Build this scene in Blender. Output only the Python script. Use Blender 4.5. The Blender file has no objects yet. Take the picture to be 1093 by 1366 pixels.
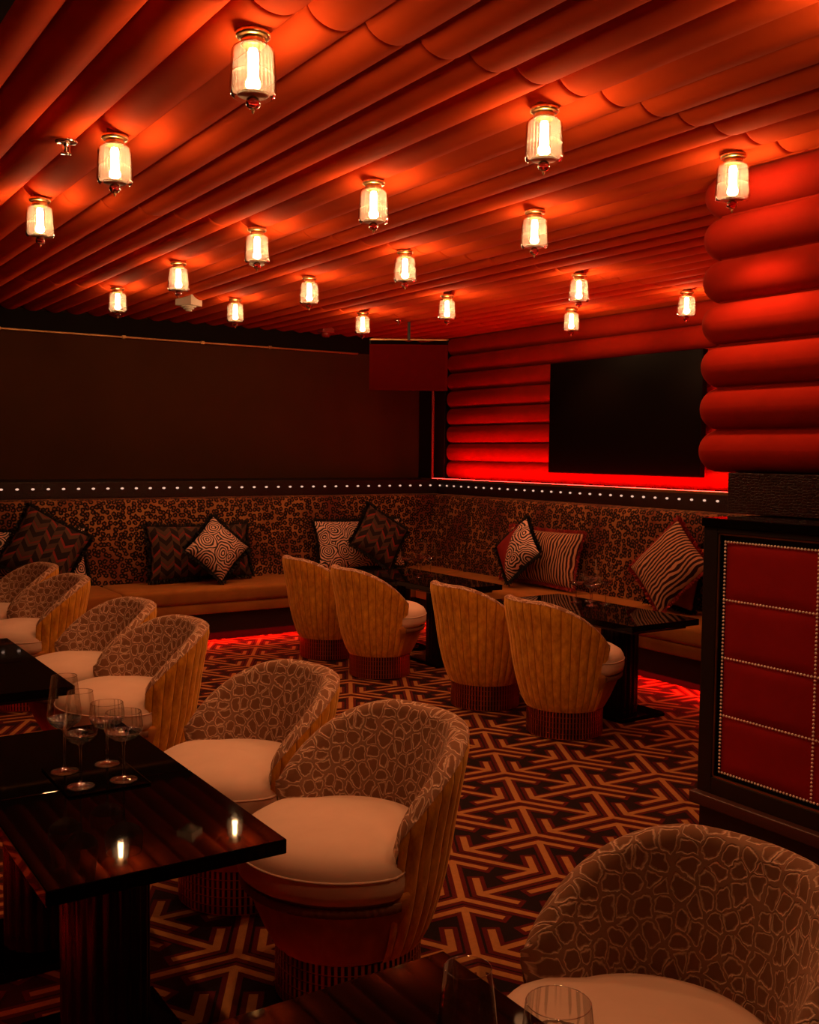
import bpy, bmesh, math, random
from mathutils import Matrix, Vector
random.seed(7)
PI = math.pi
SC = bpy.context.scene
COL = SC.collection

# ------------------------------------------------------------------ camera
F_PX, YAW, PITCH, ROLL, EYE = 1370.8, math.radians(33.325), math.radians(3.311), math.radians(0.619), 1.45
fw = Vector((math.sin(YAW)*math.cos(PITCH), math.cos(YAW)*math.cos(PITCH), -math.sin(PITCH)))
rt = Vector((math.cos(YAW), -math.sin(YAW), 0)); up = rt.cross(fw)
r2 = rt*math.cos(ROLL) + up*math.sin(ROLL); u2 = up*math.cos(ROLL) - rt*math.sin(ROLL)
cd = bpy.data.cameras.new('camera'); cam = bpy.data.objects.new('camera', cd); COL.objects.link(cam)
cam.matrix_world = Matrix(((r2.x, u2.x, -fw.x, 0), (r2.y, u2.y, -fw.y, 0), (r2.z, u2.z, -fw.z, EYE), (0, 0, 0, 1)))
cd.sensor_fit = 'VERTICAL'; cd.sensor_height = 36; cd.sensor_width = 36; cd.lens = 36*F_PX/1366
cd.clip_start = 0.02
SC.camera = cam

# ------------------------------------------------------------------ world, exposure, light levels
w = bpy.data.worlds.new('world'); SC.world = w; w.use_nodes = True
w.node_tree.nodes['Background'].inputs[0].default_value = (0.02, 0.006, 0.003, 1)
w.node_tree.nodes['Background'].inputs[1].default_value = 0.3
vs = SC.view_settings
vs.view_transform = 'Standard'; vs.look = 'None'; vs.gamma = 1; vs.use_curve_mapping = False; vs.exposure = 0.0
BULB_STRENGTH, BULB_COLOR = 120.0, (1.0, 0.56, 0.25)
SPOT_POWER, SPOT_COLOR = 17.0, (1.0, 0.41, 0.16)
FLOOR_LED, COVE_LED, LED_COLOR = 80.0, 62.0, (1.0, 0.012, 0.008)

# ------------------------------------------------------------------ materials
def sock(node, name): return node.inputs[name]
class G:
    """small node-graph helper around one material"""
    def __init__(s, name):
        s.m = bpy.data.materials.new(name); s.m.use_nodes = True
        s.t = s.m.node_tree; s.n = s.t.nodes; s.b = s.n['Principled BSDF']
    def new(s, typ, **kw):
        x = s.n.new(typ)
        for k, v in kw.items(): setattr(x, k, v)
        return x
    def link(s, a, b): s.t.links.new(a, b)
    def put(s, inp, v):
        if hasattr(v, 'is_output'): s.link(v, inp)
        else: inp.default_value = v
    def math(s, op, a, b=None, clamp=False):
        x = s.new('ShaderNodeMath', operation=op, use_clamp=clamp); s.put(x.inputs[0], a)
        if b is not None: s.put(x.inputs[1], b)
        return x.outputs[0]
    def coord(s, kind='UV', scale=(1, 1, 1), loc=(0, 0, 0), rot=(0, 0, 0)):
        c = s.new('ShaderNodeTexCoord'); mp = s.new('ShaderNodeMapping')
        mp.inputs['Scale'].default_value = scale; mp.inputs['Location'].default_value = loc; mp.inputs['Rotation'].default_value = rot
        s.link(c.outputs[kind], mp.inputs[0]); return mp.outputs[0]
    def noise(s, vec, scale, detail=2.0, rough=0.5, out='Fac'):
        x = s.new('ShaderNodeTexNoise'); s.link(vec, x.inputs['Vector'])
        x.inputs['Scale'].default_value = scale; x.inputs['Detail'].default_value = detail; x.inputs['Roughness'].default_value = rough
        return x.outputs[out]
    def warp(s, vec, scale, amt):
        c = s.noise(vec, scale, 2, out='Color')
        a = s.new('ShaderNodeVectorMath', operation='SUBTRACT'); s.link(c, a.inputs[0]); a.inputs[1].default_value = (.5, .5, .5)
        b = s.new('ShaderNodeVectorMath', operation='SCALE'); s.link(a.outputs[0], b.inputs[0]); b.inputs['Scale'].default_value = amt
        d = s.new('ShaderNodeVectorMath', operation='ADD'); s.link(vec, d.inputs[0]); s.link(b.outputs[0], d.inputs[1])
        return d.outputs[0]
    def voro(s, vec, scale, feature='F1', rnd=1.0, out='Distance', dims='2D'):
        x = s.new('ShaderNodeTexVoronoi', feature=feature, voronoi_dimensions=dims); s.link(vec, x.inputs['Vector'])
        x.inputs['Scale'].default_value = scale; x.inputs['Randomness'].default_value = rnd
        return x.outputs[out]
    def ramp(s, fac, stops, interp='LINEAR'):
        x = s.new('ShaderNodeValToRGB'); x.color_ramp.interpolation = interp; s.link(fac, x.inputs[0])
        e = x.color_ramp.elements
        while len(e) < len(stops): e.new(0.5)
        for k, (p, c) in enumerate(stops):
            e[k].position = p; e[k].color = (*c, 1) if len(c) == 3 else c
        return x.outputs[0]
    def mix(s, fac, a, b, mode='MIX'):
        x = s.new('ShaderNodeMix', data_type='RGBA', blend_type=mode)
        s.put(x.inputs[0], fac)
        s.put(x.inputs[6], (*a, 1) if isinstance(a, tuple) else a); s.put(x.inputs[7], (*b, 1) if isinstance(b, tuple) else b)
        return x.outputs[2]
    def bump(s, h, strength=0.3, dist=0.01):
        x = s.new('ShaderNodeBump'); x.inputs['Strength'].default_value = strength; x.inputs['Distance'].default_value = dist
        s.link(h, x.inputs['Height']); s.link(x.outputs[0], s.b.inputs['Normal'])
    def base(s, col, rough=0.5, metal=0.0, spec=0.5, coat=0.0, sheen=0.0, sheen_tint=(1, 1, 1), sheen_rough=0.4):
        s.put(s.b.inputs['Base Color'], (*col, 1) if isinstance(col, tuple) else col)
        s.b.inputs['Roughness'].default_value = rough; s.b.inputs['Metallic'].default_value = metal
        s.b.inputs['Specular IOR Level'].default_value = spec; s.b.inputs['Coat Weight'].default_value = coat
        s.b.inputs['Coat Roughness'].default_value = 0.04
        s.b.inputs['Sheen Weight'].default_value = sheen; s.b.inputs['Sheen Tint'].default_value = (*sheen_tint, 1)
        s.b.inputs['Sheen Roughness'].default_value = sheen_rough
        return s.m

def plain(name, col, rough=0.5, **kw): return G(name).base(col, rough, **kw)
def velvet(name, c1, c2, scale=9.0, sheen=0.35, tint=(1, .5, .3), stretch=(1, 1, 1), bump=0.15, spec=.12):
    g = G(name); v = g.coord('Object', stretch); n = g.noise(v, scale, 4, .6)
    col = g.ramp(n, [(.32, c1), (.68, c2)])
    fine = g.noise(g.coord('Object'), 350, 2); g.bump(fine, bump, 0.002)
    return g.base(col, 0.85, spec=spec, sheen=sheen, sheen_tint=tint)
def emit(name, col, strength):
    m = bpy.data.materials.new(name); m.use_nodes = True; n = m.node_tree.nodes; n.clear()
    e = n.new('ShaderNodeEmission'); e.inputs[0].default_value = (*col, 1); e.inputs[1].default_value = strength
    o = n.new('ShaderNodeOutputMaterial'); m.node_tree.links.new(e.outputs[0], o.inputs[0]); return m

M = {}
M['red_velvet'] = velvet('red_velvet', (.51, .056, .010), (.59, .067, .012), 3.0, .05, (1, .2, .08), spec=.03)
M['shaded_red_velvet'] = velvet('shaded_red_velvet', (.29, .013, .005), (.36, .017, .006), 3.0, .08, (1, .2, .1), spec=.03)  # ceiling's red velvet darkened: dimmer light on wall and column put into the colour
M['red_leather'] = velvet('red_leather', (.24, .006, .005), (.29, .008, .006), 3.0, .05, (1, .2, .1))
M['black_paint'] = plain('black_paint', (.006, .004, .004), .45)
M['black_lacquer'] = plain('black_lacquer', (.003, .002, .002), .03, spec=.085)
M['black_matte'] = plain('black_matte', (.004, .003, .003), .8, spec=.2)
M['dark_wall'] = velvet('dark_wall', (.066, .027, .010), (.078, .032, .012), 1.5, 0, bump=.05)
M['brass'] = plain('brass', (.75, .48, .2), .28, metal=1.0)
M['dull_brass'] = plain('dull_brass', (.42, .22, .09), .45, metal=1.0)
M['pearl_stud'] = plain('pearl_stud', (.95, .80, .70), .3, spec=.8)
M['pin_light'] = emit('pin_light', (1.0, .58, .40), .85)
M['chrome'] = plain('chrome', (.8, .75, .7), .15, metal=1.0)
M['white_plastic'] = plain('white_plastic', (.42, .36, .30), .4)
M['red_plastic'] = plain('red_plastic', (.3, .02, .015), .35)
M['tv_black'] = plain('tv_black', (.004, .003, .003), .4, spec=.06)
M['monitor_panel'] = plain('monitor_panel', (.10, .005, .003), .6, spec=.0)
M['bench_velvet'] = velvet('bench_velvet', (.24, .085, .016), (.32, .125, .024), 5.0, .2, (1, .6, .3), (1, 1, 1))
def gold():
    g = G('gold_velvet'); v = g.coord('Object', (1, 1, .45))
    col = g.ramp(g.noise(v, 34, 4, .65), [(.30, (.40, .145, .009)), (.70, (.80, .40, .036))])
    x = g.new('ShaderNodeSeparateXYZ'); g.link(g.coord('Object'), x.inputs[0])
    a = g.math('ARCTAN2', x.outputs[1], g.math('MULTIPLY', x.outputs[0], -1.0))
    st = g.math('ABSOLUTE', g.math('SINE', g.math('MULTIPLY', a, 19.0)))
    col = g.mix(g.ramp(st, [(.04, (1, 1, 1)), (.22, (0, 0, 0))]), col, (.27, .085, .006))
    g.bump(g.noise(g.coord('Object'), 350, 2), .25, .002)
    return g.base(col, .85, spec=.12, sheen=.9, sheen_tint=(1, .60, .18))
M['gold_velvet'] = gold()
M['bowl_velvet'] = velvet('bowl_velvet', (.30, .10, .02), (.44, .17, .035), 12.0, .3, (1, .5, .25), (1, 1, .4))
M['cream_satin'] = velvet('cream_satin', (.60, .43, .32), (.66, .48, .36), 6.0, .12, (1, .8, .7), bump=.06)
M['brown_braid'] = plain('brown_braid', (.16, .06, .025), .7)
M['black_fringe'] = plain('black_fringe', (.008, .006, .006), .9)
M['red_fringe'] = plain('red_fringe', (.32, .025, .018), .85)
M['bronze'] = plain('bronze', (.50, .20, .09), .28, metal=1.0)
M['dark_bronze'] = plain('dark_bronze', (.05, .015, .009), .4)
M['led_floor'] = emit('led_floor', LED_COLOR, FLOOR_LED)
M['led_cove'] = emit('led_cove', LED_COLOR, COVE_LED)
M['bulb'] = emit('bulb', BULB_COLOR, BULB_STRENGTH)

def carpet(name, c):
    g = G(name); v = g.coord('Object'); n = g.noise(v, 420, 2)
    col = g.mix(g.noise(v, 60, 3), tuple(x*.8 for x in c), tuple(min(1, x*1.2) for x in c)); g.bump(n, .5, .004)
    return g.base(col, .95, spec=.1, sheen=.1, sheen_tint=(1, .6, .4))
M['carpet_black'] = carpet('carpet_black', (.006, .0025, .003))
M['carpet_maroon'] = carpet('carpet_maroon', (.075, .005, .0045))
M['carpet_orange'] = carpet('carpet_orange', (.33, .150, .045))

def leopard():
    g = G('leopard_velvet'); v = g.warp(g.coord('UV'), 38, .016)
    d = g.voro(v, 25, rnd=.65); n = g.noise(v, 80, 2)
    ring = g.math('ADD', d, g.math('MULTIPLY', g.math('SUBTRACT', n, .5), .35))
    blot = g.noise(v, 3.0, 2)
    ground = g.ramp(blot, [(.38, (.14, .03, .016)), (.62, (.34, .155, .05))])
    core = g.mix(blot, (.08, .02, .012), (.22, .08, .03))
    k = g.ramp(ring, [(0, (.5, .5, .5)), (.16, (.5, .5, .5)), (.21, (0, 0, 0)), (.45, (0, 0, 0)), (.51, (1, 1, 1))])
    sel1 = g.math('GREATER_THAN', k, .75); sel0 = g.math('LESS_THAN', k, .25)
    c = g.mix(sel1, core, ground); c = g.mix(sel0, c, (.010, .006, .005))
    g.bump(ring, .15, .004)
    return g.base(c, .85, spec=.15, sheen=.2, sheen_tint=(1, .6, .4))
M['leopard'] = leopard()
def blob_velvet():
    g = G('animal_cut_velvet'); v = g.warp(g.warp(g.coord('UV'), 20, .03), 75, .010)
    d = g.voro(v, 24, 'DISTANCE_TO_EDGE', .9); f1 = g.voro(v, 24, 'F1', .9)
    dd = g.math('SUBTRACT', d, g.math('MULTIPLY', g.math('MAXIMUM', g.math('SUBTRACT', f1, .34), 0.0), .30))
    blob = g.mix(g.noise(v, 14, 2), (.17, .075, .036), (.27, .130, .066))
    c = g.mix(g.ramp(dd, [(.0, (0, 0, 0)), (.03, (1, 1, 1)), (.075, (1, 1, 1)), (.17, (0, 0, 0))]), blob, (.66, .44, .30))
    gap = g.ramp(dd, [(.0, (1, 1, 1)), (.02, (0, 0, 0))])
    c = g.mix(gap, c, (.30, .16, .095))
    g.bump(g.ramp(dd, [(.0, (0, 0, 0)), (.07, (1, 1, 1)), (.14, (.75, .75, .75))]), .6, .006)
    return g.base(c, .85, spec=.15, sheen=.25, sheen_tint=(1, .7, .5))
M['animal_velvet'] = blob_velvet()
def arcs():
    g = G('wave_jacquard'); v = g.coord('UV'); d = g.voro(g.warp(v, 7, .09), 6.5, rnd=.9)
    s = g.math('SINE', g.math('MULTIPLY', d, 50.0))
    c = g.ramp(g.math('ADD', g.math('MULTIPLY', s, .5), .5), [(.42, (.012, .008, .008)), (.58, (.66, .42, .33))])
    g.bump(s, .2, .003)
    return g.base(c, .5, spec=.4)
M['arcs'] = arcs()
def zebra():
    g = G('zebra_velvet'); v = g.warp(g.coord('UV'), 5, .10)
    x = g.new('ShaderNodeTexWave', wave_type='BANDS', bands_direction='X'); g.link(v, x.inputs['Vector'])
    x.inputs['Scale'].default_value = 11; x.inputs['Distortion'].default_value = 2.2; x.inputs['Detail'].default_value = 1; x.inputs['Detail Scale'].default_value = .8
    c = g.ramp(x.outputs['Fac'], [(.45, (.03, .008, .007)), (.6, (.50, .26, .15))])
    return g.base(c, .8, spec=.2, sheen=.2, sheen_tint=(1, .6, .4))
M['zebra'] = zebra()
def chevron():
    g = G('chevron_velvet'); v = g.coord('UV'); s = g.new('ShaderNodeSeparateXYZ'); g.link(v, s.inputs[0])
    z = g.math('PINGPONG', s.outputs[0], .055)
    t = g.math('FRACT', g.math('MULTIPLY', g.math('ADD', s.outputs[1], g.math('MULTIPLY', z, .9)), 8.5))
    k = g.math('FRACT', g.math('MULTIPLY', g.math('FLOOR', g.math('MULTIPLY', s.outputs[0], 18.2)), .618))
    c1 = g.ramp(t, [(0, (.015, .008, .008)), (.3, (.075, .042, .026)), (.62, (.20, .022, .016)), (.8, (.015, .008, .008))], 'CONSTANT')
    c2 = g.ramp(t, [(0, (.06, .034, .022)), (.35, (.015, .008, .008)), (.7, (.075, .042, .026)), (.88, (.13, .02, .015))], 'CONSTANT')
    return g.base(g.mix(g.math('GREATER_THAN', k, .5), c1, c2), .8, spec=.2)
M['chevron'] = chevron()
def croc():
    g = G('croc_leather'); v = g.warp(g.coord('Object', (1, 1, 1.8)), 12, .02)
    d = g.voro(v, 52, 'DISTANCE_TO_EDGE', .6, dims='3D')
    r = g.ramp(d, [(.0, (0, 0, 0)), (.12, (1, 1, 1))]); g.bump(r, .35, .003)
    return g.base(g.mix(r, (.008, .003, .003), (.025, .006, .005)), .30, spec=.4)
M['croc'] = croc()
def clear_glass(name, tint=(1, 1, 1), ior=1.45):
    g = G(name); g.base(tint, .0); g.b.inputs['Transmission Weight'].default_value = 1.0; g.b.inputs['IOR'].default_value = ior
    return g.m
M['glass'] = clear_glass('drinking_glass'); M['ruby_glass'] = clear_glass('ruby_glass', (.75, .08, .06))
def shade_glass():
    m = bpy.data.materials.new('fluted_lamp_glass'); m.use_nodes = True; t = m.node_tree; n = t.nodes; n.clear()
    tr = n.new('ShaderNodeBsdfTransparent'); tr.inputs[0].default_value = (1, .97, .93, 1)
    tl = n.new('ShaderNodeBsdfTranslucent'); tl.inputs[0].default_value = (1, .88, .76, 1)
    gl = n.new('ShaderNodeBsdfGlossy'); gl.inputs['Roughness'].default_value = .08
    lw = n.new('ShaderNodeLayerWeight'); lw.inputs[0].default_value = .12
    m1 = n.new('ShaderNodeMixShader'); sm = None
    tc = n.new('ShaderNodeTexCoord'); sx = n.new('ShaderNodeSeparateXYZ'); t.links.new(tc.outputs['Object'], sx.inputs[0])
    an = n.new('ShaderNodeMath'); an.operation = 'ARCTAN2'; t.links.new(sx.outputs[0], an.inputs[0]); t.links.new(sx.outputs[1], an.inputs[1])
    mu = n.new('ShaderNodeMath'); mu.operation = 'MULTIPLY'; t.links.new(an.outputs[0], mu.inputs[0]); mu.inputs[1].default_value = 32
    sn = n.new('ShaderNodeMath'); sn.operation = 'SINE'; t.links.new(mu.outputs[0], sn.inputs[0])
    ma = n.new('ShaderNodeMapRange'); t.links.new(sn.outputs[0], ma.inputs[0]); ma.inputs[1].default_value = -1; ma.inputs[2].default_value = 1; ma.inputs[3].default_value = .022; ma.inputs[4].default_value = .085
    t.links.new(ma.outputs[0], m1.inputs[0]); t.links.new(tr.outputs[0], m1.inputs[1]); t.links.new(tl.outputs[0], m1.inputs[2])
    m2 = n.new('ShaderNodeMixShader'); t.links.new(lw.outputs['Fresnel'], m2.inputs[0]); t.links.new(m1.outputs[0], m2.inputs[1]); t.links.new(gl.outputs[0], m2.inputs[2])
    o = n.new('ShaderNodeOutputMaterial'); t.links.new(m2.outputs[0], o.inputs[0]); return m
M['shade_glass'] = shade_glass()

# ------------------------------------------------------------------ mesh helpers
def link(name, mesh, mat=None, parent=None, smooth=False, loc=None):
    o = bpy.data.objects.new(name, mesh); COL.objects.link(o)
    if mat is not None and not mesh.materials: mesh.materials.append(M[mat] if isinstance(mat, str) else mat)
    if smooth: mesh.polygons.foreach_set('use_smooth', [True]*len(mesh.polygons))
    if parent: o.parent = parent
    if loc: o.location = loc
    return o
def tag(o, label=None, cat=None, group=None, kind=None):
    if label: o['label'] = label
    if cat: o['category'] = cat
    if group: o['group'] = group
    if kind: o['kind'] = kind
    return o
def thing(name, loc, rz, label, cat, group=None):
    o = bpy.data.objects.new(name, None); COL.objects.link(o); o.location = loc; o.rotation_euler = (0, 0, rz); o.empty_display_size = .1
    return tag(o, label, cat, group)
def copy_tree(o, parent=None):
    c = o.copy(); COL.objects.link(c); c.parent = parent
    for ch in list(o.children): copy_tree(ch, c)
    return c
def to_mesh(name, bm):
    me = bpy.data.meshes.new(name); bm.normal_update(); bm.to_mesh(me); bm.free(); return me
def box_bm(bm, x0, x1, y0, y1, z0, z1):
    vs_ = [bm.verts.new(p) for p in ((x0, y0, z0), (x1, y0, z0), (x1, y1, z0), (x0, y1, z0), (x0, y0, z1), (x1, y0, z1), (x1, y1, z1), (x0, y1, z1))]
    for f in ((3, 2, 1, 0), (4, 5, 6, 7), (0, 1, 5, 4), (1, 2, 6, 5), (2, 3, 7, 6), (3, 0, 4, 7)): bm.faces.new([vs_[i] for i in f])
def boxes(name, lst, mat, parent=None, bevel=0.0, seg=2, loc=None):
    bm = bmesh.new()
    for b in lst: box_bm(bm, *b)
    if bevel: bmesh.ops.bevel(bm, geom=list(bm.edges), offset=bevel, segments=seg, profile=.5, affect='EDGES')
    return link(name, to_mesh(name, bm), mat, parent, smooth=bevel > 0 and seg > 2, loc=loc)
def box(name, b, mat, parent=None, bevel=0.0, seg=2, loc=None): return boxes(name, [b], mat, parent, bevel, seg, loc)
def surf(name, fn, nu, nv, mat, parent=None, cu=False, cv=False, uv=None, smooth=True, flip=False):
    """grid surface fn(i/nu, j/nv) -> point, uv(i/nu, j/nv) -> uv in metres"""
    U = nu if cu else nu+1; V = nv if cv else nv+1
    vv = [fn(i/nu, j/nv) for i in range(U) for j in range(V)]
    fs, uvs = [], []
    for i in range(nu):
        for j in range(nv):
            ids = [(i, j), (i+1, j), (i+1, j+1), (i, j+1)]
            if flip: ids.reverse()
            fs.append([(a % U)*V + (b % V) for a, b in ids]); uvs += [(a/nu, b/nv) for a, b in ids]
    me = bpy.data.meshes.new(name); me.from_pydata(vv, [], fs)
    if uv:
        lay = me.uv_layers.new(name='UVMap')
        for k, q in enumerate(uvs): lay.data[k].uv = uv(*q)
    return link(name, me, mat, parent, smooth)
def lathe(name, prof, n, mat, parent=None, flute=None, smooth=True, z0=0, closed=False):
    def fn(u, v):
        k = v*(len(prof)-1) if not closed else v*len(prof)
        r, z = prof[int(round(k)) % len(prof)]
        a = 2*PI*u
        if flute: r += flute(a, z, r)
        return (r*math.cos(a), r*math.sin(a), z+z0)
    return surf(name, fn, n, len(prof) if closed else len(prof)-1, mat, parent, cu=True, cv=closed, smooth=smooth)
def lerp(a, b, t): return a+(b-a)*t
def struct(o): o['kind'] = 'structure'; return o

# ------------------------------------------------------------------ room dimensions (metres; x along the dark wall, y along the tube wall)
XR, YB, ZC, PITCH_T = 5.85, 8.65, 2.55, 0.1712
XL, YF = -1.2, -1.6

# floor: black carpet with an interlocking arrow lattice woven in maroon and orange
def build_floor():
    A0 = Vector((1.948, 2.628)); a = Vector((.1875, .329)); b = Vector((.385, -.020))
    D = [a, -b, b-a]; LONG, SHORT = .81, .34
    verts, faces, mids = [], [], []
    def rect(p, q, hw, e0, e1, z, mi):
        d = (q-p).normalized(); n = Vector((-d.y, d.x))*hw; p = p-d*e0; q = q+d*e1
        k = len(verts)
        for s in (p-n, q-n, q+n, p+n):
            verts.append((min(max(s.x, XL), XR), min(max(s.y, YF), YB), z))
        faces.append((k, k+1, k+2, k+3)); mids.append(mi)
    verts += [(XL, YF, 0), (XR, YF, 0), (XR, YB, 0), (XL, YB, 0)]; faces.append((0, 1, 2, 3)); mids.append(0)
    for i in range(-16, 26):
        for j in range(-26, 26):
            c = A0 + a*i + b*j
            if not (XL-.3 < c.x < XR+.3 and YF-.3 < c.y < YB+.3): continue
            for k in range(3):
                tip = c + D[k]*LONG
                for hw, z, mi, ex in ((.0285, .0005, 1, .016), (.0125, .0016, 2, 0)):
                    rect(c, tip, hw, hw*.5, hw*.6, z+k*.00025, mi)
                    for m in (1, 2): rect(tip, tip+D[(k+m) % 3]*SHORT, hw, hw*.6, ex, z+k*.00025+m*.00008, mi)
    me = bpy.data.meshes.new('floor'); me.from_pydata(verts, [], faces)
    for n in ('carpet_black', 'carpet_maroon', 'carpet_orange'): me.materials.append(M[n])
    me.polygons.foreach_set('material_index', mids)
    return struct(link('floor', me))
build_floor()

# ceiling slab with padded tubes running along y, sewn in lengths
ceiling = struct(box('ceiling', (XL, XR+.1, YF, YB+.1, ZC+.082, ZC+.2), 'black_matte'))
def tube_mesh(name, length, width, depth, cap=.02, n=14, mat='red_velvet'):
    """half-round padded bolster along +y from 0, bulging to -z, seat plane z=0"""
    rings = [(0, .80), (cap*.15, .92), (cap*.5, .98), (cap, 1)] + [(length*k/4, 1) for k in (1, 2, 3)] + [(length-cap, 1), (length-cap*.5, .98), (length-cap*.15, .92), (length, .80)]
    vv, ff = [], []
    for y, s in rings:
        for k in range(n+1):
            a = PI*k/n
            vv.append((-math.cos(a)*width/2*(.985 if s < 1 else 1), y, -abs(math.sin(a))**.8*depth*s))
    m = n+1
    for r in range(len(rings)-1):
        for k in range(n): ff.append((r*m+k, r*m+k+1, (r+1)*m+k+1, (r+1)*m+k))
    ff.append(tuple(range(m))[::-1]); ff.append(tuple((len(rings)-1)*m+k for k in range(m)))
    me = bpy.data.meshes.new(name); me.from_pydata(vv, [], ff); me.materials.append(M[mat])
    me.polygons.foreach_set('use_smooth', [True]*(len(ff)-2)+[False]*2); me.update()
    return me
SEAMS = [YF, 0.07, 2.43, 4.79, 7.15, YB]
segm = [tube_mesh('padded_tube', SEAMS[k+1]-SEAMS[k]-.003, PITCH_T, .082) for k in range(len(SEAMS)-1)]
X_T0 = 1.170 - 3*PITCH_T            # groove-to-groove lattice read from the seams: tube centres
n_t = int((XR-.02-X_T0)/PITCH_T)+1
for i in range(n_t):
    cx = X_T0 + i*PITCH_T
    for k, me in enumerate(segm):
        link('padded_tube', me, None, ceiling, loc=(cx, SEAMS[k], ZC+.082))
struct(box('ceiling_soffit', (XL, X_T0-PITCH_T/2, YF, YB, ZC-.06, ZC+.081), 'black_matte'))

# walls
struct(box('wall_back', (XL, XR+.1, YB, YB+.1, 0, ZC+.082), 'dark_wall'))
struct(box('wall_left', (XL-.1, XL, YF, YB+.1, 0, ZC+.2), 'black_matte'))
struct(box('wall_front', (XL, XR+.1, YF-.1, YF, 0, ZC+.2), 'black_matte'))
wall_r = struct(box('wall_right', (XR, XR+.1, YF, YB, 0, ZC+.082), 'black_matte'))
WT = tube_mesh('padded_tube', 5.6, .169, .085, .06, mat='shaded_red_velvet')
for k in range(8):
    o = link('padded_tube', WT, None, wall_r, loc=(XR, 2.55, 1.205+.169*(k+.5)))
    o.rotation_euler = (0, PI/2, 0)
# corner trim, brass rail along the dark wall, conduit
struct(box('trim_1', (XR-.06, XR, 8.2, YB, 1.2, ZC), 'black_paint', bevel=.004))
rail = struct(box('trim_2', (XL, 5.05, YB-.045, YB-.02, 2.385, 2.402), 'dull_brass', bevel=.003))
boxes('rail_soffit_strip', [(XL, 5.78, YB-.03, YB, 2.402, ZC+.01)], 'black_matte', rail)  # black soffit band from the rail up to the ceiling
boxes('rail_clip', [(x, x+.03, YB-.05, YB-.01, 2.38, 2.408) for x in (1.3, 1.75, 2.75, 3.45, 4.1)], 'dull_brass', rail)
cond = tag(lathe('conduit', [(.014, 1.2), (.014, 2.2)], 12, 'red_plastic'), 'thin vertical red conduit in the black corner beside the padded wall', 'pipe'); cond.location = (5.74, 8.33, 0)

# ledges behind the benches with croc band and stud row
def stud_mesh(pts, r, axis, squash=.6, el=1.0):
    bm = bmesh.new()
    for p in pts:
        d = bmesh.ops.create_icosphere(bm, subdivisions=1 if r < .006 else 2, radius=r)['verts']
        for v in d:
            v.co[axis] *= squash
            if axis == 1: v.co[0] *= el
            else: v.co[1] *= el
            v.co += Vector(p)
    for f in bm.faces: f.smooth = True
    return to_mesh('studs', bm)
led_b = struct(box('trim_3', (XL, 5.85, 7.90, YB, 0, 1.20), 'black_paint'))
box('croc_band', (XL, 5.5, 7.885, 7.90, 1.075, 1.198), 'croc', led_b, .003)
link('pin_light_row', stud_mesh([(x*.1115+.06, 7.883, 1.148) for x in range(-6, 49)], .0080, 1, .8, 1.7), 'pin_light', led_b)
led_r = struct(boxes('trim_4', [(5.50, XR, 2.3, 7.90, 0, 1.19)], 'black_paint'))
box('croc_band', (5.485, 5.50, 2.3, 7.885, 1.075, 1.19), 'croc', led_r, .003)
box('brass_lip', (5.485, 5.505, 2.3, 8.15, 1.19, 1.210), 'brass', led_r, .004)
box('led_strip', (5.58, 5.60, 2.6, 8.1, 1.191, 1.2076), 'led_cove', led_r)
link('pin_light_row', stud_mesh([(5.483, 7.83-k*.1115, 1.148) for k in range(48)], .0080, 0, .8, 1.7), 'pin_light', led_r)

# ------------------------------------------------------------------ banquettes
ARC = [0, .15, .352, .553, .634, .670, .702, .762, .81]
def bench(name, length, label, ext=0.0):
    """local: runs along +x from 0, front at y=0 facing -y"""
    t = thing(name, (0, 0, 0), 0, label, 'banquette')
    n = max(1, round(length/1.55)); w_ = length/n
    for k in range(n):
        box('seat_cushion', (k*w_+.002, (k+1)*w_-.002, 0, .60, .315, .43), 'bench_velvet', t, .03, 4)
    box('seat_rail', (0, length, .02, .60, .235, .318), 'bench_velvet', t, .01, 3)
    box('plinth', (0, length, .06, .755, .085, .235), 'black_paint', t)
    box('toe_board', (0, length, .22, .755, 0.0, .085), 'black_matte', t)
    box('led_strip', (0.02, length-.02, .10, .125, .0785, .0848), 'led_floor', t)
    def bf(u, v):
        prof = [(.53, .40), (.535, .55), (.555, .75), (.58, .95), (.592, 1.03), (.61, 1.062), (.64, 1.072), (.70, 1.074), (.755, 1.074)]
        y, z = prof[int(round(v*8))]; return (lerp(-ext, length, u), y, z)
    surf('backrest', bf, int(length*4), 8, 'leopard', t, uv=lambda u, v: (u*(length+ext), ARC[int(round(v*8))]))
    box('back_board', (-ext*.8, length, .64, .755, .235, 1.07), 'black_paint', t)
    return t
b1 = bench('banquette', 5.46+.9, 'long banquette with amber seat and leopard back below the dark wall')
surf('corner_backrest', lambda u, v: (6.16+[0, .005, .025, .05, .062, .08, .11, .17, .20][int(round(v*8))], u*.555, [.40, .55, .75, .95, 1.03, 1.062, 1.072, 1.074, 1.074][int(round(v*8))]), 4, 8, 'leopard', b1, uv=lambda u, v: (u*.57+9, ARC[int(round(v*8))]), flip=True)
b1.location = (-.9, 7.13, 0)
b2 = bench('banquette', 4.7, 'banquette with leopard back under the wall television')
b2.location = (4.73, 7.12, 0); b2.rotation_euler = (0, 0, -PI/2)
b3 = bench('banquette', 5.2, 'banquette on the side opposite the wall television')
b3.location = (.1, 0.9, 0); b3.rotation_euler = (0, 0, PI/2)

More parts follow.
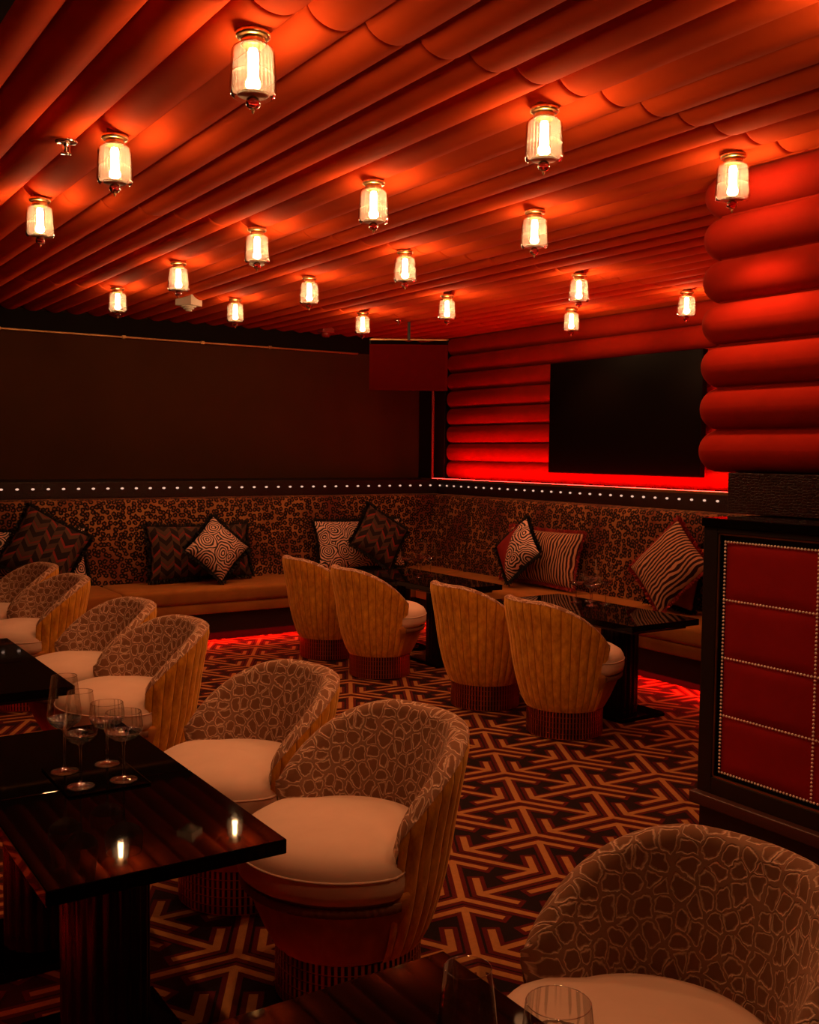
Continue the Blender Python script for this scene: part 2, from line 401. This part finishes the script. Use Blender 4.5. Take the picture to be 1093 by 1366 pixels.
# ------------------------------------------------------------------ cushions
def cushion(w_, h_, t_, face, fringe, label, pos, rz, lean, roll, flen=.035, group=None, half=None):
    root = thing('cushion', pos, 0, label, 'cushion', group)
    def shape(u, v, s):
        a, b = 2*u-1, 2*v-1
        px = a*w_/2*(1-.07*(1-b*b)*abs(a)**2); pz = b*h_/2*(1-.07*(1-a*a)*abs(b)**2)
        th = t_/2*(max(0, (1-abs(a)**2.6)*(1-abs(b)**2.6)))**.55
        return (px, s*th, pz)
    uvf = lambda u, v: (u*w_+.37, v*h_+.21)
    f = surf('front_cover', lambda u, v: shape(u, v, -1), 22, 22, face, root, uv=uvf)
    surf('back_cover', lambda u, v: shape(u, v, 1), 12, 12, half or face, root, uv=uvf, flip=True)
    rnd = random.Random(len(label)); vv, ff = [], []
    per = []
    N = 70
    for k in range(N): per += [(k/N, 0, 0, -1), (1, k/N, 1, 0), (1-k/N, 1, 0, 1), (0, 1-k/N, -1, 0)]
    for u, v, nx, nz in per:
        p = shape(u, v, 1); cu_, cv_ = 2*u-1, 2*v-1
        for q in range(3):
            L = flen*rnd.uniform(.75, 1.15)
            d = Vector((nx + rnd.uniform(-.5, .5) + cu_*.25, rnd.uniform(-.55, .55), nz + rnd.uniform(-.5, .5) + cv_*.25)).normalized()
            side = Vector((nz, 0, nx)).normalized()*.0065 if q % 2 else Vector((0, .0065, 0))
            c0 = Vector(p) - d*.006; k0 = len(vv)
            vv += [tuple(c0-side), tuple(c0+side), tuple(c0+d*L+side*.7), tuple(c0+d*L-side*.7)]; ff.append((k0, k0+1, k0+2, k0+3))
    me = bpy.data.meshes.new('fringe'); me.from_pydata(vv, [], ff)
    link('fringe', me, fringe, root)
    root.matrix_world = Matrix.Translation(pos) @ Matrix.Rotation(rz, 4, 'Z') @ Matrix.Rotation(-lean, 4, 'X') @ Matrix.Rotation(roll, 4, 'Y')
    return root
R = math.radians
cushion(.80, .42, .15, 'arcs', 'black_fringe', 'black fringed wave-pattern cushion half hidden behind a chevron cushion', (1.75, 7.56, .665), 0, R(14), 0)
cushion(.48, .48, .17, 'chevron', 'black_fringe', 'tilted chevron cushion with black fringe above the gold tub chairs', (1.80, 7.37, .745), 0, R(20), R(32))
cushion(.84, .42, .15, 'chevron', 'black_fringe', 'wide dark chevron lumbar cushion with black fringe behind a wave diamond', (3.02, 7.56, .665), 0, R(14), 0)
cushion(.37, .37, .16, 'arcs', 'black_fringe', 'wave-pattern cushion on its corner before a chevron lumbar', (3.08, 7.36, .70), 0, R(20), R(45))
cushion(.86, .42, .15, 'arcs', 'black_fringe', 'wide wave-pattern lumbar cushion near the corner of the banquettes', (4.47, 7.56, .665), 0, R(14), 0)
cushion(.42, .42, .17, 'chevron', 'black_fringe', 'tilted chevron cushion with black fringe before a wave lumbar', (4.55, 7.38, .735), 0, R(20), R(36))
cushion(.86, .42, .15, 'zebra', 'red_fringe', 'wide zebra cushion with red border below the wall television', (5.17, 6.02, .665), -PI/2, R(14), 0, .03)
def split_face():
    g = G('half_red_half_wave'); v = g.coord('UV'); d = g.voro(g.warp(v, 7, .09), 6.5, rnd=.9)
    s = g.math('SINE', g.math('MULTIPLY', d, 50.0))
    c = g.ramp(g.math('ADD', g.math('MULTIPLY', s, .5), .5), [(.42, (.012, .008, .008)), (.58, (.66, .42, .33))])
    x = g.new('ShaderNodeSeparateXYZ'); g.link(v, x.inputs[0])
    k = g.math('LESS_THAN', g.math('ADD', x.outputs[0], x.outputs[1]), .92)
    return g.base(g.mix(k, c, (.22, .012, .010)), .55, spec=.35)
M['split'] = split_face()
cushion(.37, .37, .16, 'split', 'black_fringe', 'half red half wave-pattern diamond cushion with black fringe', (4.99, 6.08, .715), -PI/2, R(20), R(45))
cushion(.42, .42, .15, 'bowl_velvet', 'black_fringe', 'dark brown fringed cushion behind a zebra cushion beside the bar panel', (5.17, 4.66, .665), -PI/2, R(14), R(4))
cushion(.46, .46, .17, 'zebra', 'red_fringe', 'tilted zebra cushion with red border beside the bar panel', (4.98, 4.55, .742), -PI/2, R(22), R(38), .03)

# ------------------------------------------------------------------ tub chairs
def sstep(x): x = min(1, max(0, x)); return x*x*(3-2*x)
ZB, ZT = .15, .722
def r_out(z): return .205 + .128*(max(0, min(1, (z-ZB)/(ZT-ZB))))**.72
TH_M = R(101); TH_A = R(84)
def h_top(a):
    t = min(1, max(0, (abs(a)-R(22))/(TH_M-R(22)))); return .500 + .222*math.cos(t*PI/2)**.85
def thick(a):
    t = max(0, (abs(a)-TH_A)/(TH_M-TH_A)); return .066*math.sqrt(max(0.0, 1-t*t))**.8
def cush_r(a):
    return lerp(.232, .292, sstep((math.cos(a)+.22)/.45))
def make_chair():
    t = thing('tub_chair', (0, 0, 0), 0, 'tub chair', 'chair')      # faces +x; back towards -x
    NA = 150
    def ang(u): return lerp(-TH_M, TH_M, u)
    def pt(a, r, z): return (-r*math.cos(a), -r*math.sin(a), z)
    def outer(u, v):
        a = ang(u); top = h_top(a)-.012; z = lerp(ZB, top, v)
        fl = abs(math.sin(a*19))
        puff = .0105*(fl**.38-1)*sstep((1-v)*8)*sstep(v*10) - .008*sstep((v-.93)/.07)
        belly = .012*math.sin(min(1, v*1.6)*PI)
        return pt(a, r_out(z)+puff+belly*.5, z)
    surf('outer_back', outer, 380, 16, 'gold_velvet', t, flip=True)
    def lining(u, v):
        a = ang(u); top = h_top(a); T = thick(a); rc = .5*T
        if v < .42:                           # rolled rim, outside to inside
            k = v/.42; ph = lerp(.2*PI, PI*1.0, k)
            cr = r_out(top-.02)-rc
            return pt(a, cr + math.cos(ph)*rc*1.04, top-.034 + math.sin(ph)*.034 + (0 if ph > 0 else 0))
        k = (v-.42)/.58; z = lerp(top-.034, .36, k)
        return pt(a, r_out(z)-T-.012*math.sin(k*PI), z)
    def luv(u, v):
        a = ang(u); k = v/.42*.085 if v < .42 else .085+(v-.42)/.58*(h_top(a)-.394)
        return (a*.285+2, 1-k+h_top(a))
    surf('inner_back', lining, NA, 26, 'animal_velvet', t, uv=luv, flip=True)
    # bowl below the seat
    bowl = [(.0, ZB), (.195, ZB), (.203, .165), (.222, .20), (.243, .25), (.262, .30), (.274, .335), (.270, .35), (0, .35)]
    bw = lathe('bowl', bowl, 64, 'bowl_velvet', t, flute=lambda a, z, r: (.0 if r < .1 else .003*(abs(math.sin(a*13.5))**.6-1) - .032*sstep((.02-math.cos(a))/.3)))
    bw.location = (.012, 0, 0)
    def braid(u, v):
        a = lerp(-R(84), R(84), u); b = 2*PI*v; r = .279 + .0045*math.cos(b) + .0015*math.sin(a*90)
        return (.012+r*math.cos(a), r*math.sin(a), .324+.013*math.sin(b))
    surf('braid', braid, 150, 8, 'brown_braid', t, cv=True)
    # seat cushion: domed, D-shaped, reaching forward of the arms
    def cus(u, v):
        a = 2*PI*u
        front = max(0, math.cos(a))
        R0 = cush_r(a)
        prof = [(0, .335), (.90, .335), (.985, .348), (1.0, .37), (1.0, .40), (.985, .422), (.945, .442), (.84, .460), (.6, .474), (.3, .481), (0, .482)]
        k, z = prof[int(round(v*10))]
        z += (.008*math.sin(3*a)*k*(1-k) if z > .44 else 0)
        return (.012+R0*k*math.cos(a), R0*k*math.sin(a), z)
    sc = surf('seat_cushion', cus, 64, 10, 'cream_satin', t, cu=True)
    def pip(u, v):
        a = 2*PI*u; b = 2*PI*v; R0 = cush_r(a); rr = R0*.997 + .0035*math.cos(b)
        return (.012+rr*math.cos(a), rr*math.sin(a), .405+.0035*math.sin(b))
    surf('piping', pip, 72, 6, 'cream_satin', sc, cu=True, cv=True)
    # plinth with bead fringe
    lathe('plinth', [(0, 0), (.175, 0), (.175, ZB), (0, ZB)], 40, 'black_paint', t, smooth=False)
    bm = bmesh.new()
    for k in range(72):
        a = 2*PI*k/72; c, s = math.cos(a), math.sin(a); rr = .196
        for j in range(5):
            z0 = .012+j*.0275; d = bmesh.ops.create_cube(bm, size=1)['verts']
            for v in d:
                x, y, z = v.co.x*.004, v.co.y*.0085, v.co.z*.024
                v.co = ((rr+x)*c - y*s, (rr+x)*s + y*c, z0+z+.0125)
    for zz in (.012, .0395, .067, .0945, .122):
        d = bmesh.ops.create_circle(bm, cap_ends=False, radius=.1975, segments=72)['verts']
        up_ = bmesh.ops.extrude_edge_only(bm, edges=list({e for v in d for e in v.link_edges if e.is_wire}))['geom']
        for v in d: v.co.z = zz-.0015
        for v in [g for g in up_ if isinstance(g, bmesh.types.BMVert)]: v.co.z = zz+.0015
    link('bead_fringe', to_mesh('bead_fringe', bm), 'bronze', t)
    return t
chair0 = make_chair(); used = [False]
def chair(x, y, rz, label):
    o = copy_tree(chair0) if used[0] else chair0
    used[0] = True
    o.location = (x, y, 0); o.rotation_euler = (0, 0, rz); o['label'] = label; o['group'] = 'tub chairs around the lounge tables'
    return o
chair(1.315, 1.20, PI+R(4), 'cream-seated tub chair with animal-print back beside the table with two glasses')
chair(1.37, 2.365, PI+R(6), 'tub chair at the table with the smoked tray, clear of the other tub chairs')
chair(1.36, 3.06, PI+R(6), 'cream-seated tub chair partly hidden by the chair at the tray table')
chair(1.37, 4.20, PI+R(4), 'tub chair with ribbed gold side standing before the middle pair of tables')
chair(1.37, 4.85, PI+R(4), 'tub chair tucked behind the ribbed gold one at the middle tables')
chair(1.38, 5.98, PI+R(3), 'tub chair in front of the tilted chevron cushion, showing a ribbed gold side')
chair(1.38, 6.67, PI+R(3), 'tub chair closest to the long banquette below the dark wall')
chair(3.60, 3.98, R(-4), 'gold velvet tub chair seen from behind, next to the bar panel')
chair(3.60, 4.66, R(-4), 'gold tub chair seen from behind, overlapped by the one next to the bar')
chair(3.50, 5.66, R(-4), 'gold tub chair seen from behind at the table by the banquette corner')
chair(3.50, 6.36, R(-4), 'gold tub chair seen from behind, standing close to the long amber banquette')

# ------------------------------------------------------------------ tables
M['pedestal'] = plain('pedestal', (.006, .003, .003), .22, spec=.18)
def make_table(name, x0, x1, y0, y1, label):
    t = thing(name, ((x0+x1)/2, (y0+y1)/2, 0), 0, label, 'table', 'black lacquer lounge tables')
    hx, hy = (x1-x0)/2, (y1-y0)/2
    box('table_top', (-hx, hx, -hy, hy, .515, .55), 'black_lacquer', t, .003, 2)
    box('apron', (-hx+.05, hx-.05, -hy+.05, hy-.05, .495, .516), 'black_paint', t)
    pd = lathe('pedestal', [(.105, .024), (.105, .496)], 120, 'pedestal', t, flute=lambda a, z, r: .009*(abs(math.cos(a*9))**.5-1)); pd.location = (-.06, 0, 0)
    boxes('base_plate', [(-.22, .12, -.18, .18, 0, .025)], 'black_lacquer', t, .004)
    return t
TX0, TX1 = .510, 1.055
make_table('lounge_table', TX0, TX1, .86, 1.477, 'black lacquer table carrying two glasses in the foreground')
make_table('lounge_table', TX0, TX1, 2.108, 2.722, 'black lacquer table under the near half of the smoked tray')
make_table('lounge_table', TX0, TX1, 2.727, 3.345, 'black lacquer table under the far half of the smoked tray')
make_table('lounge_table', TX0, TX1+.012, 3.93, 4.490, 'empty black lacquer table before the ribbed gold tub chair')
make_table('lounge_table', TX0, TX1+.012, 4.495, 5.09, 'empty black lacquer table, farther of the middle pair')
make_table('lounge_table', 3.925, 4.44, 3.825, 4.40, 'black lacquer table beside the bar panel before the television banquette')
make_table('lounge_table', 3.925, 4.44, 4.405, 4.985, 'black lacquer table carrying four glasses below the half red cushion')
make_table('lounge_table', 3.89, 4.395, 5.51, 6.08, 'black lacquer table between the gold chairs and the television banquette')
make_table('lounge_table', 3.89, 4.395, 6.085, 6.66, 'black lacquer table carrying glasses by the corner of the banquettes')

# ------------------------------------------------------------------ glassware
def thin_glass(blend=.30, cap=.42, rough=.05, name='thin_glass'):
    m = bpy.data.materials.new(name); m.use_nodes = True; t = m.node_tree; n = t.nodes; n.clear()
    tr = n.new('ShaderNodeBsdfTransparent'); tr.inputs[0].default_value = (.97, .96, .95, 1)
    gl = n.new('ShaderNodeBsdfGlossy'); gl.inputs['Roughness'].default_value = rough
    lw = n.new('ShaderNodeLayerWeight'); lw.inputs[0].default_value = blend
    mn = n.new('ShaderNodeMath'); mn.operation = 'MINIMUM'; mn.inputs[1].default_value = cap; t.links.new(lw.outputs['Fresnel'], mn.inputs[0])
    mx = n.new('ShaderNodeMixShader'); t.links.new(mn.outputs[0], mx.inputs[0]); t.links.new(tr.outputs[0], mx.inputs[1]); t.links.new(gl.outputs[0], mx.inputs[2])
    o = n.new('ShaderNodeOutputMaterial'); t.links.new(mx.outputs[0], o.inputs[0]); return m
M['thin_glass'] = thin_glass()
M['thick_glass'] = thin_glass(.5, .75, .08, 'thick_glass')
FOOT = [(0, 0), (.036, 0), (.037, .0015), (.034, .003), (.012, .006), (.0045, .011), (0, .0112)]
STEMS = {'wine': [(0, .011), (.0045, .011), (.0035, .02), (.0033, .06), (.0035, .10), (.005, .112), (.012, .1185), (0, .119)],
         'coupe': [(0, .011), (.0045, .011), (.0035, .02), (.0035, .038), (.0058, .043), (.0035, .048), (.0033, .08), (.0036, .094), (.0062, .099), (.005, .105), (.010, .1075), (0, .108)]}
BOWLS = {'wine': [(.002, .119), (.012, .1195), (.024, .125), (.036, .135), (.0435, .148), (.0455, .158), (.0445, .17), (.040, .21), (.035, .25), (.0335, .263)],
         'coupe': [(.002, .108), (.010, .1085), (.024, .113), (.038, .122), (.0475, .133), (.0505, .144), (.0495, .158), (.047, .180), (.0462, .186)]}
def make_glass(kind):
    t = thing('wine_glass' if kind == 'wine' else 'coupe_glass', (0, 0, 0), 0, 'glass', 'glass')
    lathe('foot', FOOT, 36, 'thick_glass', t, flute=lambda a, z, r: .0006*math.cos(a*12) if .005 < r < .03 else 0)
    lathe('stem', STEMS[kind], 18, 'thick_glass', t)
    fl = None if kind == 'wine' else (lambda a, z, r: .0014*math.cos(a*22) if r > .015 else 0)
    lathe('bowl', BOWLS[kind], 40 if kind == 'wine' else 110, 'thin_glass', t, flute=fl)
    b0 = BOWLS[kind]
    lathe('bowl_base', [(0, b0[1][1]-.001)] + [(r+.0004, z-.0004) for r, z in b0[1:5]] + [(r-.0022, z+.001) for r, z in b0[4:1:-1]] + [(0, b0[2][1]+.001)], 64, 'thick_glass', t, flute=lambda a, z, r: .0011*math.cos(a*16) if r > .01 else 0)
    rr, rz = BOWLS[kind][-1]
    surf('rim', lambda u, v: ((rr+.0007*math.cos(2*PI*v))*math.cos(2*PI*u), (rr+.0007*math.cos(2*PI*v))*math.sin(2*PI*u), rz+.0007*math.sin(2*PI*v)), 40, 5, 'thick_glass', t, cu=True, cv=True)
    return t
GM = {}
def glass(kind, x, y, z, label, group=None, s=1.0):
    o = copy_tree(GM[kind]) if kind in GM else make_glass(kind)
    GM.setdefault(kind, o); o.location = (x, y, z); o.scale = (s, s, s); o['label'] = label
    return o
tray = thing('serving_tray', (.81, 2.79, .55), 0, 'small smoked tray lying across two black tables under four glasses', 'tray')
box('tray_plate', (-.11, .11, -.14, .14, .0005, .006), 'black_lacquer', tray, .002)
ZG = .5562
glass('wine', .748, 2.865, ZG, 'tall wine glass, the farther one on the smoked tray', s=1.02)
glass('wine', .750, 2.715, ZG, 'tall wine glass in front of another on the smoked tray', s=.97)
glass('coupe', .868, 2.872, ZG, 'ribbed coupe glass, the farther one on the smoked tray', s=.95)
glass('coupe', .864, 2.711, ZG, 'ribbed coupe glass in front of another on the smoked tray')
glass('wine', .775, 1.03, .55, 'wine glass on the foreground table beside a ribbed coupe', s=.91)
glass('coupe', .900, .995, .55, 'ribbed coupe glass on the foreground table beside a wine glass', s=.93)
for sx, sy, place in ((4.258, 4.484, 'on the table before the half red cushion'), (4.115, 6.144, 'on the table by the banquette corner')):
    glass('coupe', sx, sy, .5502, 'ribbed coupe glass in front '+place, s=.95)
    glass('coupe', sx+.01, sy+.15, .5502, 'ribbed coupe glass behind its twin '+place, s=.95)
    glass('wine', sx+.12, sy+.01, .5502, 'slender wine glass in front '+place, s=.97)
    glass('wine', sx+.13, sy+.15, .5502, 'slender wine glass behind its twin '+place, s=.97)

# ------------------------------------------------------------------ television, hanging monitor
tv = thing('wall_television', (5.66, 5.68, 1.745), 0, 'large black television mounted on the padded red wall', 'television')
box('casing', (-.03, .02, -.80, .80, -.447, .447), 'tv_black', tv, .004)
box('screen', (-.0315, -.029, -.79, .79, -.43, .438), plain('tv_screen', (.004, .0025, .002), .3, spec=.06), tv)
box('wall_bracket', (.02, .185, -.25, .25, -.2, .2), 'black_matte', tv)
mon = thing('hanging_monitor', (4.84, 7.40, 2.18), -YAW, 'dark red flat monitor hung from the ceiling by the corner', 'monitor')
box('casing', (-.335, .335, -.02, .025, -.20, .19), 'monitor_panel', mon, .004)
box('screen', (-.31, .31, -.0225, -.019, -.185, .175), plain('monitor_screen', (.09, .004, .003), .6, spec=.0), mon)
box('top_bar', (-.335, .335, -.01, .012, .225, .237), 'dull_brass', mon)
boxes('bracket_arm', [(-.335, -.325, -.01, .012, .17, .237), (.325, .335, -.01, .012, .17, .237)], 'tv_black', mon)
box('drop_rod', (-.012, .012, -.012, .012, .225, .40), 'black_paint', mon)

# ------------------------------------------------------------------ padded column and bar cabinet
colm = thing('padded_column', (3.27, 2.18, 1.223), 0, 'column wrapped in stacked red velvet bolsters above the bar panel', 'column')
box('core', (.06, .62, -.72, .63, .17, 1.36), 'shaded_red_velvet', colm)
bb = box('croc_base', (.02, .66, -.75, .53, .001, .162), 'croc', colm, .004)
bm = bmesh.new(); box_bm(bm, 0, .72, -.80, .72, -.085, .085)
bmesh.ops.bevel(bm, geom=[e for e in bm.edges if abs(e.verts[0].co.z-e.verts[1].co.z) > .1], offset=.10, segments=6, profile=.5, affect='EDGES')
bmesh.ops.bevel(bm, geom=[e for e in bm.edges if abs(e.verts[0].co.z-e.verts[1].co.z) < .01], offset=.0835, segments=8, profile=.5, affect='EDGES', clamp_overlap=True)
BOL = to_mesh('bolster', bm); BOL.materials.append(M['shaded_red_velvet']); BOL.polygons.foreach_set('use_smooth', [True]*len(BOL.polygons))
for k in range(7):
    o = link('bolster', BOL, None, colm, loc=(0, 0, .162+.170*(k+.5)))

bar = thing('bar_cabinet', (3.0, 2.0, 0), 0, 'black bar front with studded red leather panels under the padded column', 'cabinet')
Y0, Y1 = -1.07, .574
box('carcass', (.035, .95, Y0, Y1-.02, .17, 1.19), 'black_paint', bar)
box('counter_top', (-.01, .97, Y0, Y1+.004, 1.19, 1.222), 'black_lacquer', bar, .003)
boxes('frame', [(0, .05, .511, Y1, .17, 1.19), (0, .05, Y0, .511, 1.168, 1.19), (0, .05, Y0, .511, .17, .262)], 'black_paint', bar, .003)
boxes('brass_inlay', [(.006, .012, .505, .511, .262, 1.168), (.006, .012, Y0, .511, 1.162, 1.168), (.006, .012, Y0, .511, .262, .268)], 'dull_brass', bar)
box('base_moulding', (-.035, .05, Y0, Y1+.01, .155, .20), 'dark_bronze', bar, .006, 3)
box('kick_plinth', (.005, .93, Y0, Y1-.01, 0, .155), 'black_paint', bar)
PW, PH, PY, PZ = .388, .213, .485, .286
for i in range(4):
    for j in range(4):
        def fn(u, v, i=i, j=j):
            d = .012*(max(0, 1-abs(2*u-1)**6)*max(0, 1-abs(2*v-1)**6))**.5
            return (.035-.012-d, PY-PW*(i+u), PZ+PH*(j+v))
        surf('leather_panel', fn, 10, 10, 'red_leather', bar)
pts = []
st = .01335
for i in range(5):
    for k in range(int(PH*4/st)+1): pts.append((.014, PY-PW*i, PZ+k*st))
for j in range(5):
    for k in range(int(PW*4/st)+1): pts.append((.014, PY-k*st, PZ+PH*j))
link('stud_lines', stud_mesh(pts, .0052, 0, .9), 'pearl_stud', bar)

# ------------------------------------------------------------------ ceiling lamps
def make_lamp():
    t = thing('ceiling_lamp', (0, 0, 0), 0, 'lamp', 'lamp')          # origin at the ceiling plane
    lathe('canopy', [(0, .05), (.028, .05), (.028, -.002), (.044, -.002), (.046, -.006), (.046, -.014), (.042, -.018), (0, -.018)], 48, 'brass', t, flute=lambda a, z, r: .0012*math.sin(a*24) if r > .04 else 0)
    lathe('collar', [(.030, -.018), (.032, -.022), (.032, -.034), (.030, -.038)], 32, 'brass', t)
    sh = [(.022, -.036), (.044, -.037), (.052, -.042), (.0555, -.052), (.0565, -.075), (.0585, -.11), (.061, -.15), (.061, -.160), (.057, -.168), (.048, -.172)]
    lathe('glass_shade', sh, 96, 'shade_glass', t, flute=lambda a, z, r: (.0016*math.cos(a*32) if -.155 < z < -.045 else 0))
    lathe('glass_band', [(.0565, -.108), (.0605, -.110), (.0612, -.114), (.0600, -.118)], 64, 'shade_glass', t)
    lathe('bulb', [(0, -.042), (.010, -.045), (.014, -.055), (.014, -.120), (.019, -.130), (.019, -.142), (.010, -.150), (0, -.152)], 14, 'bulb', t)
    lathe('bottom_cap', [(0, -.158), (.040, -.160), (.043, -.163), (.040, -.166), (0, -.168)], 32, 'dull_brass', t)
    fin = lathe('finial', [(0, -.166), (.010, -.168), (.018, -.175), (.0205, -.184), (.018, -.193), (.009, -.200), (0, -.202)], 20, 'ruby_glass', t)
    lathe('finial_tip', [(0, -.199), (.005, -.202), (.004, -.208), (0, -.214)], 12, 'brass', fin)
    ld = bpy.data.lights.new('downlight', 'SPOT'); ld.energy = SPOT_POWER; ld.color = SPOT_COLOR; ld.spot_size = R(124); ld.spot_blend = .7; ld.shadow_soft_size = .03
    lo = bpy.data.objects.new('downlight', ld); COL.objects.link(lo); lo.parent = t; lo.location = (0, 0, -.225)
    return t
LAMPS = [(1.166, 2.546), (1.141, 3.643), (1.150, 4.736), (2.179, 2.557), (2.197, 3.631), (2.187, 4.725), (2.199, 5.834), (2.204, 6.991),
         (3.071, 2.546), (3.050, 3.634), (3.086, 4.763), (3.058, 5.829), (3.059, 6.977), (4.334, 4.736), (4.176, 5.902), (4.158, 7.025),
         (5.358, 4.796), (5.305, 5.873), (1.16, 5.83), (1.16, 6.98), (1.16, 1.46), (2.19, 1.46), (4.25, 3.63), (5.33, 6.99)]
SPECIAL = {0: 'fluted glass ceiling lamp with ruby finial hanging right beside a tube seam', 8: 'fluted glass ceiling lamp hanging against the padded column',
           15: 'fluted glass ceiling lamp beside the hanging monitor', 16: 'fluted glass ceiling lamp half hidden by the padded column', 1: 'fluted glass ceiling lamp next to the chrome sprinkler',
           5: 'fluted glass ceiling lamp with a flat pale disc just beyond its finial', 6: 'fluted glass ceiling lamp beside the square smoke detector', 17: 'fluted glass ceiling lamp in front of the padded wall above the television'}
lamp0 = None
for i, (x, y) in enumerate(LAMPS):
    if i >= 18 and i not in (20, 21): continue
    o = copy_tree(lamp0) if lamp0 else make_lamp()
    lamp0 = lamp0 or o
    o.location = (x, y, ZC); o.rotation_euler = (0, 0, i*.7)
    o['label'] = SPECIAL.get(i, 'fluted glass ceiling lamp with brass canopy and ruby finial on the padded ceiling'); o['group'] = 'fluted glass ceiling lamps'

# ------------------------------------------------------------------ ceiling fittings
def sprinkler(x, y, label, s=1.0):
    t = thing('sprinkler', (x, y, ZC), 0, label, 'sprinkler')
    lathe('escutcheon', [(0, .03), (.012*s, .03), (.012*s, 0), (.038*s, .0), (.040*s, -.004), (.036*s, -.010), (.014*s, -.012), (0, -.012)], 28, 'chrome', t)
    lathe('body', [(.010*s, -.01), (.010*s, -.022), (.006*s, -.024), (.004*s, -.046*s), (0, -.046*s)], 16, 'chrome', t)
    boxes('frame_arm', [(-.014*s, -.010*s, -.003, .003, -.045*s, -.012), (.010*s, .014*s, -.003, .003, -.045*s, -.012)], 'chrome', t)
    lathe('deflector', [(0, -.045*s), (.018*s, -.046*s), (.018*s, -.049*s), (0, -.050*s)], 20, 'chrome', t)
sprinkler(1.017, 3.806, 'chrome ceiling sprinkler with round plate near a glass lamp')
sprinkler(4.653, 7.274, 'small pale sprinkler above the hanging monitor', .75)
d = thing('ceiling_disc', (2.60, 5.62, ZC), 0, 'small flat brass disc on the ceiling below a ruby finial', 'sensor')
lathe('disc', [(0, .02), (.03, .02), (.03, 0), (.045, 0), (.045, -.006), (.03, -.014), (0, -.014)], 28, 'white_plastic', d)
d = thing('smoke_detector', (2.814, 7.257, ZC), R(33), 'square white smoke detector with stepped cone on the ceiling', 'detector')
box('mounting_box', (-.07, .07, -.07, .07, -.045, .03), 'white_plastic', d, .004)
for k in range(3):
    lathe('stepped_ring', [(0, -.045-.014*k), (.055-.016*k, -.045-.014*k), (.055-.016*k, -.053-.014*k), (0, -.055-.014*k)], 28, 'white_plastic', d)
d = thing('fire_beacon', (4.50, 8.25, ZC), 0, 'dim red beacon on the ceiling above the dark wall', 'beacon')
box('mounting_box', (-.06, .06, -.05, .05, -.03, .03), 'red_plastic', d, .004)
lathe('lens', [(.04, -.03), (.042, -.05), (.03, -.066), (0, -.07)], 24, 'red_plastic', d)
